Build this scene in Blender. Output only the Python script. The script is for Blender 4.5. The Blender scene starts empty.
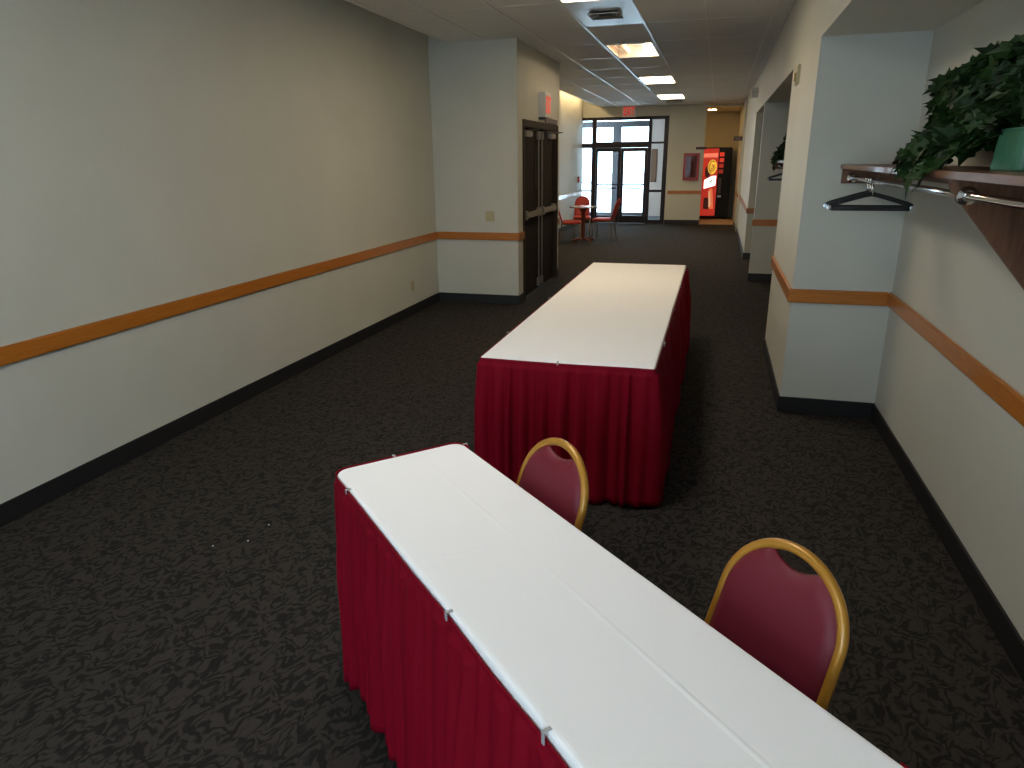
import bpy, bmesh, math, random
from mathutils import Vector, Matrix
sc = bpy.context.scene
C = sc.collection
PI = math.pi

# ------------------------------------------------------------------ materials
def mat(name, col, rough=0.6, metal=0.0, var=0.0, vscale=8.0, bump=0.0, bscale=200.0, spec=0.5, coat=0.0, sheen=0.0):
    m = bpy.data.materials.new(name); m.use_nodes = True
    nt = m.node_tree; N = nt.nodes; L = nt.links
    b = N['Principled BSDF']
    b.inputs['Base Color'].default_value = (*col, 1)
    b.inputs['Roughness'].default_value = rough
    b.inputs['Metallic'].default_value = metal
    b.inputs['Specular IOR Level'].default_value = spec
    b.inputs['Coat Weight'].default_value = coat
    b.inputs['Sheen Weight'].default_value = sheen
    tc = N.new('ShaderNodeTexCoord')
    if var > 0:
        t = N.new('ShaderNodeTexNoise'); t.inputs['Scale'].default_value = vscale; t.inputs['Detail'].default_value = 4
        L.new(tc.outputs['Object'], t.inputs['Vector'])
        r = N.new('ShaderNodeValToRGB')
        r.color_ramp.elements[0].position = 0.3; r.color_ramp.elements[1].position = 0.7
        r.color_ramp.elements[0].color = (*[c * (1 - var) for c in col], 1)
        r.color_ramp.elements[1].color = (*[min(1, c * (1 + var)) for c in col], 1)
        L.new(t.outputs['Fac'], r.inputs['Fac']); L.new(r.outputs['Color'], b.inputs['Base Color'])
    if bump > 0:
        t2 = N.new('ShaderNodeTexNoise'); t2.inputs['Scale'].default_value = bscale; t2.inputs['Detail'].default_value = 3
        L.new(tc.outputs['Object'], t2.inputs['Vector'])
        bp = N.new('ShaderNodeBump'); bp.inputs['Strength'].default_value = bump; bp.inputs['Distance'].default_value = 0.002
        L.new(t2.outputs['Fac'], bp.inputs['Height']); L.new(bp.outputs['Normal'], b.inputs['Normal'])
    return m

def emis(name, col, strength, base=(0.8, 0.8, 0.8)):
    m = mat(name, base, 0.4)
    b = m.node_tree.nodes['Principled BSDF']
    b.inputs['Emission Color'].default_value = (*col, 1); b.inputs['Emission Strength'].default_value = strength
    return m

def wood(name, c0, c1, stretch, rough=0.4, scale=6.0, coat=0.0):
    m = mat(name, c0, rough, coat=coat); nt = m.node_tree; N = nt.nodes; L = nt.links; b = N['Principled BSDF']
    tc = N.new('ShaderNodeTexCoord'); mp = N.new('ShaderNodeMapping'); mp.inputs['Scale'].default_value = stretch
    L.new(tc.outputs['Object'], mp.inputs['Vector'])
    t = N.new('ShaderNodeTexNoise'); t.inputs['Scale'].default_value = scale; t.inputs['Detail'].default_value = 6
    t.inputs['Distortion'].default_value = 0.6
    L.new(mp.outputs['Vector'], t.inputs['Vector'])
    r = N.new('ShaderNodeValToRGB'); r.color_ramp.elements[0].position = 0.32; r.color_ramp.elements[1].position = 0.68
    r.color_ramp.elements[0].color = (*c0, 1); r.color_ramp.elements[1].color = (*c1, 1)
    L.new(t.outputs['Fac'], r.inputs['Fac']); L.new(r.outputs['Color'], b.inputs['Base Color'])
    return m

def carpet_mat():
    m = mat('patterned_carpet', (0.02, 0.02, 0.02), 0.95, spec=0.15); nt = m.node_tree; N = nt.nodes; L = nt.links; b = N['Principled BSDF']
    tc = N.new('ShaderNodeTexCoord')
    mp = N.new('ShaderNodeMapping'); mp.inputs['Rotation'].default_value = (0, 0, 0.5); mp.inputs['Scale'].default_value = (1, 0.62, 1)
    L.new(tc.outputs['Object'], mp.inputs['Vector'])
    nz = N.new('ShaderNodeTexNoise'); nz.inputs['Scale'].default_value = 14; nz.inputs['Detail'].default_value = 2
    L.new(mp.outputs['Vector'], nz.inputs['Vector'])
    sub = N.new('ShaderNodeVectorMath'); sub.operation = 'SUBTRACT'; sub.inputs[1].default_value = (0.5, 0.5, 0.5)
    L.new(nz.outputs['Color'], sub.inputs[0])
    ms = N.new('ShaderNodeVectorMath'); ms.operation = 'SCALE'; ms.inputs['Scale'].default_value = 0.11
    L.new(sub.outputs[0], ms.inputs[0])
    ad = N.new('ShaderNodeVectorMath'); ad.operation = 'ADD'
    L.new(mp.outputs['Vector'], ad.inputs[0]); L.new(ms.outputs[0], ad.inputs[1])
    # curling leaf strokes: two sets of strongly bent bands, broken up by a noise
    def strokes(rot, scale, dist, off):
        q = N.new('ShaderNodeMapping'); q.inputs['Rotation'].default_value = (0, 0, rot); q.inputs['Location'].default_value = (off, off*0.7, 0)
        L.new(ad.outputs[0], q.inputs['Vector'])
        w = N.new('ShaderNodeTexWave'); w.wave_type = 'BANDS'; w.inputs['Scale'].default_value = scale; w.inputs['Distortion'].default_value = dist
        w.inputs['Detail'].default_value = 1.0; w.inputs['Detail Scale'].default_value = 1.4
        L.new(q.outputs['Vector'], w.inputs['Vector'])
        nn = N.new('ShaderNodeTexNoise'); nn.inputs['Scale'].default_value = 26; nn.inputs['Detail'].default_value = 1
        L.new(q.outputs['Vector'], nn.inputs['Vector'])
        ma = N.new('ShaderNodeMath'); ma.operation = 'MULTIPLY_ADD'; ma.inputs[1].default_value = 2.4; ma.inputs[2].default_value = -1.0
        L.new(nn.outputs['Fac'], ma.inputs[0])
        a = N.new('ShaderNodeMath'); a.operation = 'ADD'; L.new(w.outputs['Fac'], a.inputs[0]); L.new(ma.outputs[0], a.inputs[1])
        e = N.new('ShaderNodeMapRange'); e.inputs['From Min'].default_value = 0.12; e.inputs['From Max'].default_value = 0.62
        L.new(a.outputs[0], e.inputs['Value']); return e.outputs['Result']
    mn = N.new('ShaderNodeMath'); mn.operation = 'MULTIPLY'
    L.new(strokes(0.3, 11.0, 7.5, 0.0), mn.inputs[0]); L.new(strokes(1.3, 9.5, 9.0, 3.1), mn.inputs[1])
    r = N.new('ShaderNodeValToRGB'); e = r.color_ramp.elements
    e[0].position = 0.0; e[0].color = (0.0150, 0.0138, 0.0130, 1)
    e[1].position = 0.9; e[1].color = (0.041, 0.036, 0.031, 1)
    L.new(mn.outputs[0], r.inputs['Fac'])
    L.new(r.outputs['Color'], b.inputs['Base Color'])
    n3 = N.new('ShaderNodeTexNoise'); n3.inputs['Scale'].default_value = 260
    L.new(tc.outputs['Object'], n3.inputs['Vector'])
    bp = N.new('ShaderNodeBump'); bp.inputs['Strength'].default_value = 0.5; bp.inputs['Distance'].default_value = 0.004
    L.new(n3.outputs['Fac'], bp.inputs['Height']); L.new(bp.outputs['Normal'], b.inputs['Normal'])
    return m

def glass_mat():
    m = bpy.data.materials.new('clear_glass'); m.use_nodes = True
    N = m.node_tree.nodes; L = m.node_tree.links; N.clear()
    o = N.new('ShaderNodeOutputMaterial'); mx = N.new('ShaderNodeMixShader')
    tr = N.new('ShaderNodeBsdfTransparent'); tr.inputs['Color'].default_value = (0.93, 0.95, 0.95, 1)
    gl = N.new('ShaderNodeBsdfGlossy'); gl.inputs['Roughness'].default_value = 0.02
    fr = N.new('ShaderNodeFresnel'); fr.inputs['IOR'].default_value = 1.18
    L.new(fr.outputs[0], mx.inputs[0]); L.new(tr.outputs[0], mx.inputs[1]); L.new(gl.outputs[0], mx.inputs[2]); L.new(mx.outputs[0], o.inputs[0])
    return m

WALLC = (0.575, 0.575, 0.505)
M_wall = mat('painted_wall', WALLC, 0.55, var=0.03, vscale=2.0, bump=0.12, bscale=260, spec=0.35)
M_ceil = mat('ceiling_tile', (0.74, 0.72, 0.68), 0.75, var=0.02, vscale=30, bump=0.25, bscale=180, spec=0.3)
M_grid = mat('white_grid_metal', (0.74, 0.72, 0.68), 0.3)
M_base = mat('black_rubber_base', (0.012, 0.012, 0.013), 0.5)
M_oak = wood('oak_rail', (0.38, 0.118, 0.012), (0.53, 0.185, 0.026), (12, 1.2, 40), 0.32, 5, coat=0.3)
M_walnut = wood('walnut_laminate', (0.10, 0.040, 0.020), (0.21, 0.095, 0.050), (14, 14, 1.3), 0.35, 4, coat=0.2)
M_carpet = carpet_mat()
M_glass = glass_mat()
M_bronze = mat('dark_bronze_frame', (0.018, 0.011, 0.013), 0.4, metal=0.3)
M_door = wood('dark_brown_door', (0.014, 0.009, 0.007), (0.024, 0.016, 0.012), (8, 8, 0.8), 0.75, 5)
M_door.node_tree.nodes['Principled BSDF'].inputs['Specular IOR Level'].default_value = 0.15
M_doorframe = mat('brown_door_frame', (0.034, 0.022, 0.013), 0.65, spec=0.2)
M_hw = mat('dull_door_hardware', (0.30, 0.26, 0.22), 0.4, metal=0.7)
M_chrome = mat('chrome', (0.75, 0.75, 0.76), 0.14, metal=1.0)
M_alu = mat('brushed_aluminium', (0.45, 0.44, 0.42), 0.38, metal=0.9)
M_cloth = mat('white_tablecloth', (0.92, 0.92, 0.925), 0.75, bump=0.05, bscale=60, spec=0.3)
M_skirt = mat('burgundy_skirt_fabric', (0.195, 0.002, 0.012), 0.65, spec=0.08, bump=0.1, bscale=500)
M_clip = mat('clear_plastic_clip', (0.42, 0.42, 0.42), 0.2)
M_ply = mat('table_plywood', (0.35, 0.24, 0.13), 0.6, var=0.1)
M_steel = mat('black_steel', (0.02, 0.02, 0.02), 0.4, metal=0.5)
M_gold = mat('gold_chair_frame', (0.47, 0.22, 0.026), 0.34, metal=0.2, coat=0.25)
M_vinyl = mat('burgundy_vinyl', (0.155, 0.014, 0.026), 0.5, bump=0.15, bscale=420, spec=0.32)
M_redv = mat('red_vinyl', (0.40, 0.025, 0.016), 0.45)
M_brass = mat('tan_steel_leg', (0.16, 0.10, 0.05), 0.35, metal=0.5)
M_laminate = mat('table_laminate', (0.42, 0.36, 0.30), 0.18, coat=0.4)
M_redwood = mat('reddish_pedestal', (0.16, 0.035, 0.015), 0.35)
M_black = mat('black_plastic', (0.006, 0.005, 0.005), 0.5, spec=0.25)
M_white = mat('white_plastic', (0.70, 0.69, 0.65), 0.4)
M_ivory = mat('ivory_plastic', (0.48, 0.43, 0.25), 0.4)
M_red = mat('red_paint', (0.32, 0.012, 0.016), 0.35)
M_dgrey = mat('dark_hollow', (0.03, 0.03, 0.03), 0.6)
M_plaque = mat('maroon_plaque', (0.045, 0.013, 0.026), 0.4)
M_pot = mat('green_glazed_pot', (0.045, 0.16, 0.095), 0.3, var=0.2, vscale=14)
M_soil = mat('soil', (0.02, 0.014, 0.009), 0.95)
M_leaf = mat('ivy_leaf', (0.011, 0.035, 0.006), 0.5, var=0.75, vscale=7, spec=0.3)
M_stem = mat('ivy_stem', (0.05, 0.07, 0.02), 0.6)
M_tile = mat('tan_floor_tile', (0.42, 0.29, 0.16), 0.7, var=0.08)
M_yel = mat('cream_alcove_paint', (0.56, 0.47, 0.30), 0.6)
M_snow = mat('snowy_ground', (0.85, 0.86, 0.88), 0.9, var=0.03, vscale=1.0, bump=0.3, bscale=3)
M_mat = mat('entrance_matting', (0.10, 0.10, 0.11), 0.95, bump=0.4, bscale=300)
M_tube = emis('lit_tube', (1.0, 0.80, 0.55), 30)
M_lens = emis('lit_lens', (1.0, 0.80, 0.54), 18.0)
M_lensd = emis('added_cool_lens', (1.0, 0.96, 0.91), 15.0)  # cool lens of the added ceiling lights out of view
M_tubed = emis('dying_tube', (1.0, 0.50, 0.22), 3.0)
M_cove = emis('lit_cove_tube', (1.0, 0.72, 0.38), 22)
M_refl = mat('white_reflector', (0.75, 0.73, 0.68), 0.3)
M_exit = emis('lit_red_letters', (1.0, 0.10, 0.07), 0.42, (0.5, 0.03, 0.02))
M_down = emis('lit_downlight', (1.0, 0.66, 0.28), 70)
M_lamp = mat('lamp_glass', (0.55, 0.55, 0.52), 0.15)

# ------------------------------------------------------------------ mesh helper
class MB:
    def __init__(s): s.v = []; s.f = []
    def add(s, vs, fs):
        o = len(s.v); s.v += [tuple(v) for v in vs]; s.f += [tuple(i + o for i in f) for f in fs]; return s
    def box(s, x0, x1, y0, y1, z0, z1):
        return s.add([(x0,y0,z0),(x1,y0,z0),(x1,y1,z0),(x0,y1,z0),(x0,y0,z1),(x1,y0,z1),(x1,y1,z1),(x0,y1,z1)],
                     [(3,2,1,0),(4,5,6,7),(0,1,5,4),(1,2,6,5),(2,3,7,6),(3,0,4,7)])
    def prism(s, poly, axis, a0, a1):
        n = len(poly)
        def P(u, w, a):
            return (a,u,w) if axis == 'x' else ((u,a,w) if axis == 'y' else (u,w,a))
        vs = [P(u,w,a0) for u,w in poly] + [P(u,w,a1) for u,w in poly]
        fs = [tuple(range(n)), tuple(range(2*n-1, n-1, -1))] + [((i+1)%n, i, n+i, n+(i+1)%n) for i in range(n)]
        return s.add(vs, fs)
    def tube(s, pts, r, seg=10, closed=False):
        pts = [Vector(p) for p in pts]; n = len(pts); rr = r if isinstance(r, (list, tuple)) else [r]*n
        up = None; vs = []; fs = []
        for i, p in enumerate(pts):
            if closed: t = pts[(i+1)%n] - pts[i-1]
            else: t = pts[min(i+1,n-1)] - pts[max(i-1,0)]
            t.normalize()
            if up is None:
                up = Vector((0,0,1)) if abs(t.z) < 0.9 else Vector((0,1,0))
            up = (up - t*up.dot(t)).normalized(); sd = t.cross(up)
            for k in range(seg):
                a = 2*PI*k/seg; vs.append(p + (up*math.cos(a) + sd*math.sin(a))*rr[i])
        for i in range(n if closed else n-1):
            j = (i+1) % n
            for k in range(seg):
                l = (k+1) % seg; fs.append((i*seg+l, i*seg+k, j*seg+k, j*seg+l))
        if not closed: fs += [tuple(range(seg)), tuple(range(n*seg-1, (n-1)*seg-1, -1))]
        return s.add(vs, fs)
    def lathe(s, prof, c=(0,0,0), seg=28):
        vs = []; fs = []; n = len(prof)
        for r, z in prof:
            for k in range(seg):
                a = 2*PI*k/seg; vs.append((c[0]+r*math.cos(a), c[1]+r*math.sin(a), c[2]+z))
        for i in range(n-1):
            for k in range(seg):
                l = (k+1) % seg; fs.append((i*seg+k, i*seg+l, (i+1)*seg+l, (i+1)*seg+k))
        fs += [tuple(range(seg-1,-1,-1)), tuple(range((n-1)*seg, n*seg))]
        return s.add(vs, fs)
    def build(s, name, m, parent=None, world=False, bevel=0.0, smooth=False, seg=2):
        me = bpy.data.meshes.new(name); off = Vector((0,0,0))
        if parent is not None and world:
            q = parent
            while q is not None: off += q.location; q = q.parent
        me.from_pydata([tuple(Vector(v) - off) for v in s.v], [], s.f); me.update()
        bm = bmesh.new(); bm.from_mesh(me); bmesh.ops.recalc_face_normals(bm, faces=bm.faces)
        if bevel > 0:
            es = [e for e in bm.edges if len(e.link_faces) == 2 and e.calc_face_angle(0) > 0.6]
            bmesh.ops.bevel(bm, geom=es, offset=bevel, segments=seg, affect='EDGES', clamp_overlap=True)
        bm.to_mesh(me); bm.free()
        if smooth:
            for p in me.polygons: p.use_smooth = True
        me.materials.append(m)
        o = bpy.data.objects.new(name, me); C.objects.link(o)
        if parent is not None: o.parent = parent
        if smooth and bevel > 0:
            pass
        return o

def tag(o, label, cat, group=None, kind=None):
    o['label'] = label; o['category'] = cat
    if group: o['group'] = group
    if kind: o['kind'] = kind
    return o
def thing(name, label, cat, loc=(0,0,0), rz=0.0, group=None, kind=None):
    o = bpy.data.objects.new(name, None); C.objects.link(o); o.location = loc; o.rotation_euler = (0,0,rz)
    o.empty_display_size = 0.1
    return tag(o, label, cat, group, kind)
def copy_tree(o, parent=None):
    c = o.copy(); C.objects.link(c); c.parent = parent
    for ch in list(o.children): copy_tree(ch, c)
    return c
def struct(name, mb, m, label, cat, **k):
    return tag(mb.build(name, m, **k), label, cat, kind='structure')

# ------------------------------------------------------------------ measured layout
xL, xR, xB = -3.353, 1.152, 0.542         # long left wall, back of coat alcoves, corridor face of right piers
yA, xA, yA2 = 8.244, -2.285, 10.55        # projecting block with the double doors
yB, yB2 = 4.98, 6.72
zC, zS = 3.03, 2.424                      # ceiling, alcove soffit
yE = 19.8                                 # entrance wall
xF = -3.65                                # left wall beyond the block
yN = -3.0                                 # wall behind the camera

# ------------------------------------------------------------------ floor and walls
struct('floor', MB().box(-3.9, 1.4, yN-0.1, yE, -0.1, 0), M_carpet, 'dark carpet with a black leafy pattern', 'carpet')
struct('floor', MB().box(-0.70, 0.50, yE+0.12, 22.45, -0.1, 0.0).box(-0.40, 0.50, yE, yE+0.12, -0.1, 0.0), M_tile, 'tan tile floor under the vending machine', 'floor')
struct('floor', MB().box(-6.0, -1.2, yE, 22.5, -0.1, -0.002), M_mat, 'grey matting floor between the two sets of entrance doors', 'floor')
struct('ground', MB().box(-40, 40, 22.5, 90, -0.12, -0.02), M_snow, 'bright white ground outside the entrance', 'ground')
struct('ground', MB().box(-40, 40, -60, yN-0.1, -0.14, -0.04), M_snow, 'pale paving outside the rear windows', 'ground')

struct('wall_left', MB().box(xL-0.1, xL, yN, yA+0.05, 0, 3.42), M_wall, 'long pale green-grey wall with an oak chair rail', 'wall')
struct('wall_left', MB().box(xL-0.1, xA, yA, yA+0.12, 0, 3.42), M_wall, 'short wall facing the tables beside the double doors', 'wall')
w = MB(); w.box(xA-0.14, xA, yA+0.12, 8.53, 0, 3.42); w.box(xA-0.14, xA, 10.36, yA2, 0, 3.42); w.box(xA-0.14, xA, 8.53, 10.36, 2.13, 3.42)
w.box(xF-0.1, xA-0.14, yA2-0.1, yA2, 0, 3.42)
struct('wall_left', w, M_wall, 'wall around the dark double doors', 'wall')
struct('wall_left', MB().box(xF-0.1, xF, yA2, yE+0.12, 0, 3.42), M_wall, 'brightly washed wall beyond the double doors', 'wall')

w = MB(); w.box(xR, xR+0.12, yN, 13.1, 0, 3.42)
struct('wall_right', w, M_wall, 'back wall of the coat alcoves', 'wall')
struct('wall_right', MB().box(xB, xR, yB, yB2, 0, zC+0.1), M_wall, 'wide pier at the end of the coat alcove with hangers', 'wall')
struct('wall_right', MB().box(xB, xR, yN, 1.0, 0, zC+0.1), M_wall, 'pier at the near end of the coat alcove', 'wall')
struct('wall_right', MB().box(xB, xR, 10.65, 10.77, 0, zS+0.01), M_wall, 'thin partition between the two far alcoves', 'wall')
struct('wall_right', MB().box(xB, xR, 13.0, 18.0, 0, zC+0.1), M_wall, 'far stretch of right-hand corridor wall', 'wall')
struct('wall_right', MB().box(0.50, xR, 18.0, 22.6, 0, zC+0.1), M_wall, 'corridor wall beside the vending machine', 'wall')
struct('wall_right', MB().box(xB, xR, 1.0, yB, zS, zC+0.1), M_wall, 'dropped soffit above the coat alcove with the plant', 'wall')
struct('wall_right', MB().box(xB, xR, yB2, 13.0, zS, zC+0.1), M_wall, 'dropped soffit above the two far alcoves', 'wall')

w = MB(); w.box(-1.335, -0.40, yE, yE+0.12, 0, zC+0.1); w.box(xF, -1.335, yE, yE+0.12, 2.78, zC+0.4)
struct('wall_back', w, M_wall, 'end wall around the glass entrance with the red cabinet', 'wall')
struct('wall_back', MB().box(-0.82, -0.70, yE+0.12, 22.6, 0, zC), M_yel, 'hidden side wall of the vending recess', 'wall')
struct('wall_back', MB().box(-0.70, 0.50, 22.45, 22.57, 0, zC), M_yel, 'cream rear wall of the vending recess', 'wall')
w = MB(); w.box(-1.30, -1.18, yE+0.12, 22.6, 0, 2.95); MV = MB().box(-2.0, -1.30, 22.46, 22.6, 0, 2.95)
struct('wall_back', MV, mat('beige_paint', (0.60, 0.49, 0.44), 0.6), 'beige end wall of the vestibule behind the side glass', 'wall')
struct('wall_back', w, M_wall, 'side wall of the entrance vestibule', 'wall')
struct('ceiling', MB().box(-6.0, -1.18, yE+0.12, 22.6, 2.85, 2.95), M_ceil, 'ceiling of the entrance vestibule', 'ceiling')
w = MB(); w.box(-0.40, 0.50, yE, yE+0.12, 2.97, zC+0.1)
struct('wall_back', w, M_wall, 'narrow header over the vending recess opening', 'wall')
struct('ceiling', MB().box(-0.70, 0.50, yE+0.12, 22.45, 2.97, 3.1), M_yel, 'low ceiling over the vending recess', 'ceiling')

# wall behind the camera with three big daylight windows
w = MB(); BW = [(-2.6, -1.5), (-0.9, 0.2)]
w.box(xL, xR, yN-0.12, yN, 0, 0.25); w.box(xL, xR, yN-0.12, yN, 2.75, 3.42)
xs = [xL] + [x for p in BW for x in p] + [xR]
for i in range(0, len(xs), 2): w.box(xs[i], xs[i+1], yN-0.12, yN, 0.25, 2.75)
struct('wall_front', w, M_wall, 'wall with tall windows behind the tables', 'wall')
for i, (a, b) in enumerate(BW):
    t = thing('window_%d' % (i+2), 'tall bronze framed window number %d in the rear wall' % (i+1), 'window', ((a+b)/2, yN-0.06, 0.25), kind='structure')
    f = MB(); h = 2.5; hw = (b-a)/2
    f.box(-hw, hw, -0.03, 0.03, 0, 0.05); f.box(-hw, hw, -0.03, 0.03, h-0.05, h); f.box(-hw, -hw+0.05, -0.03, 0.03, 0.05, h-0.05); f.box(hw-0.05, hw, -0.03, 0.03, 0.05, h-0.05)
    f.build('window_frame', M_bronze, t); MB().box(-hw+0.05, hw-0.05, -0.004, 0.004, 0.05, h-0.05).build('pane', M_glass, t)

# baseboards (black rubber) and oak chair rails
zb, tb = 0.113, 0.012
def baseboard(side, label, *boxes):
    m = MB()
    for (x0,x1,y0,y1) in boxes: m.box(x0,x1,y0,y1,0,zb)
    return struct('baseboard_' + side, m, M_base, label, 'baseboard', bevel=0.003)
baseboard('left', 'black rubber baseboard along the long left wall', (xL, xL+tb, yN, yA))
baseboard('left', 'black rubber baseboard below the short wall', (xL+tb, xA, yA-tb, yA))
baseboard('left', 'black rubber baseboard returning to the double doors', (xA, xA+tb, yA-tb, 8.47))
baseboard('left', 'black rubber baseboard past the double doors', (xA, xA+tb, 10.42, yA2))
baseboard('left', 'black rubber baseboard of the far washed wall', (xF, xF+tb, yA2, yE))
baseboard('right', 'black rubber baseboard along the alcove back wall', (xR-tb, xR, 1.0, yB))
baseboard('right', 'black rubber baseboard across the alcove pier', (xB-tb, xR-tb, yB-tb, yB))
baseboard('right', 'black rubber baseboard on the corridor side of the pier', (xB-tb, xB, yB, yB2))
baseboard('right', 'black rubber baseboard on the thin partition', (xB-tb, xR, 10.65-tb, 10.65))
baseboard('right', 'black rubber baseboard at the far alcove end', (xB-tb, xR, 13.0-tb, 13.0))
baseboard('right', 'black rubber baseboard on the far corridor wall', (xB-tb, xB, 13.0, 18.0))
baseboard('right', 'black rubber baseboard on the wall jog by the vending recess', (0.50-tb, 0.50, 18.0-tb, yE))
baseboard('back', 'black rubber baseboard below the red cabinet', (-1.33, -0.40, yE-tb, yE))

z0r, z1r, tr = 0.79, 0.882, 0.022
RN = [0]
def rail(label, x0, x1, y0, y1, along):
    RN[0] += 1
    m = MB().box(x0,x1,y0,y1,z0r,z1r)
    o = struct('trim_%d' % RN[0], m, M_oak if along == 'y' else M_oakx, label, 'chair rail', bevel=0.006)
    return o
M_oakx = wood('oak_rail_across', (0.38, 0.118, 0.012), (0.53, 0.185, 0.026), (1.2, 12, 40), 0.32, 5, coat=0.3)
rail('oak chair rail along the long left wall', xL, xL+tr, yN, yA, 'y')
rail('oak chair rail across the short wall by the doors', xL+tr, xA+tr, yA-tr, yA, 'x')
rail('oak chair rail stub returning to the door frame', xA, xA+tr, yA, 8.47, 'y')
rail('oak chair rail along the alcove back wall', xR-tr, xR, 1.0, yB, 'y')
rail('oak chair rail across the alcove pier', xB-tr, xR-tr, yB-tr, yB, 'x')
rail('oak chair rail on the corridor side of the pier', xB-tr, xB, yB, yB2, 'y')
rail('oak chair rail across the thin partition', xB-tr, xR, 10.65-tr, 10.65, 'x')
rail('oak chair rail at the far alcove end', xB-tr, xR, 13.0-tr, 13.0, 'x')
rail('oak chair rail on the far corridor wall', xB-tr, xB, 13.0, 18.0, 'y')
rail('oak chair rail on the wall beside the vending recess', 0.50-tr, 0.50, 18.0, yE, 'y')
rail('oak chair rail below the red cabinet', -1.28, -0.40, yE-tr, yE, 'x')
rail('oak chair rail on the far washed wall', xF, xF+tr, yA2, yE, 'y')
rail('oak chair rail stub past the double doors', xA, xA+tr, 10.42, yA2, 'y')

# ------------------------------------------------------------------ ceiling: tiles, T-bars, slot along the left wall
LX0, LX1 = -1.44, -0.83
LY = [-1.93, 1.73, 5.39, 9.05, 12.71, 16.37]
c = MB(); c.box(-3.13, LX0, yN, yE, zC, zC+0.12); c.box(LX1, xB+0.02, yN, yE, zC, zC+0.12)
py = yN
for y in LY:
    c.box(LX0, LX1, py, y, zC, zC+0.12); py = y+1.22
c.box(LX0, LX1, py, yE, zC, zC+0.12)
struct('ceiling', c, M_ceil, 'suspended tile ceiling over the corridor', 'ceiling')
w = MB(); w.box(-3.75, -3.03, yN, yE, 3.32, 3.42); w.box(-3.13, -3.10, yN, yE, zC+0.12, 3.32)
struct('ceiling', w, M_ceil, 'dark slot between ceiling edge and left wall', 'ceiling')
g = MB(); bw = 0.012
for k in range(-3, 3):
    x = LX1 + 0.61*k
    g.box(x-bw, x+bw, yN, yE, zC-0.008, zC)
g.box(-3.13, -3.105, yN, yE, zC-0.008, zC); g.box(xB-0.02, xB, yN, yE, zC-0.008, zC)
k = 0
y = 9.05 - 1.22*9
while y < yE:
    g.box(-3.13, xB, y-0.009, y+0.009, zC-0.002, zC); y += 1.22
struct('trim_20', g, M_grid, 'white metal grid of the tile ceiling', 'ceiling grid')

# ceiling lights (recessed troffers)
def troffer(y, label, kind):
    t = thing('ceiling_light', label, 'ceiling light', ((LX0+LX1)/2, y+0.61, zC), group='troffers in the ceiling')
    hx, hy = 0.293, 0.598
    f = MB()
    f.box(-hx, hx, -hy, -hy+0.03, -0.012, 0.004); f.box(-hx, hx, hy-0.03, hy, -0.012, 0.004)
    f.box(-hx, -hx+0.03, -hy+0.03, hy-0.03, -0.012, 0.004); f.box(hx-0.03, hx, -hy+0.03, hy-0.03, -0.012, 0.004)
    f.build('frame', M_white, t, bevel=0.002)
    h = MB()
    h.box(-hx, hx, -hy, hy, 0.11, 0.118); h.box(-hx, -hx+0.008, -hy, hy, 0.004, 0.11); h.box(hx-0.008, hx, -hy, hy, 0.004, 0.11)
    h.box(-hx, hx, -hy, -hy+0.008, 0.004, 0.11); h.box(-hx, hx, hy-0.008, hy, 0.004, 0.11)
    h.build('housing', M_refl, t)
    if kind in ('lens', 'day'):
        MB().box(-hx+0.03, hx-0.03, -hy+0.03, hy-0.03, -0.006, -0.002).build('diffuser', M_lens if kind == 'lens' else M_lensd, t)
    else:
        for x, on in ((0.16, True), (-0.13, False)):
            m = MB().tube([(x, -hy+0.04, 0.06), (x, hy-0.04, 0.06)], 0.022, 14)
            m.build('tube', M_tube if on else M_tubed, t, smooth=True)
    return t
LL = {5.39: ('lit ceiling light closest to the air vent, cut by the photo top', 'lens'),
      9.05: ('ceiling light with one lit tube, half bright and half dim', 'open'),
      12.71: ('lit ceiling light, second brightest panel toward the entrance', 'lens'),
      16.37: ('lit ceiling light closest to the glass entrance', 'lens')}
for y in LY:
    if y in LL: troffer(y, *LL[y])
    else: troffer(y, 'unseen ceiling light added behind the photographer' if y < 0 else 'unseen ceiling light added above the front table', 'day')  # unseen fixtures, added on the same spacing to brighten the front table

# fluorescent strip in the slot that washes the far left wall
t = thing('cove_light', 'fluorescent strip hidden in slot washing the far left wall', 'light', (-3.42, 15.0, 3.22))
MB().box(-0.04, 0.04, -4.2, 4.6, 0.04, 0.095).build('housing', M_white, t, bevel=0.004)
MB().tube([(0, -4.1, 0.015), (0, 4.5, 0.015)], 0.018, 12).build('tube', M_cove, t, smooth=True)

# square air diffuser
t = thing('air_vent', 'square metal air diffuser in the ceiling between lights', 'air vent', (-1.13, 7.22, zC))
f = MB()
def ring(m, r, z, wdt, dz):
    m.add([(-r,-r,z),(r,-r,z),(r,r,z),(-r,r,z),(-r+wdt,-r+wdt,z+dz),(r-wdt,-r+wdt,z+dz),(r-wdt,r-wdt,z+dz),(-r+wdt,r-wdt,z+dz),
           (-r,-r,z+.004),(r,-r,z+.004),(r,r,z+.004),(-r,r,z+.004),(-r+wdt,-r+wdt,z+dz+.004),(r-wdt,-r+wdt,z+dz+.004),(r-wdt,r-wdt,z+dz+.004),(-r+wdt,r-wdt,z+dz+.004)],
          [(i,(i+1)%4,(i+1)%4+4,i+4) for i in range(4)] + [(8+i,8+i+4,8+(i+1)%4+4,8+(i+1)%4) for i in range(4)] + [(i,i+8,8+(i+1)%4,(i+1)%4) for i in range(4)] + [(4+i,4+(i+1)%4,12+(i+1)%4,12+i) for i in range(4)])
MB().box(-0.296, 0.296, -0.6, 0.6, -0.006, -0.001).build('panel', mat('vent_panel_metal', (0.62, 0.61, 0.58), 0.3, metal=0.35), t)
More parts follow.
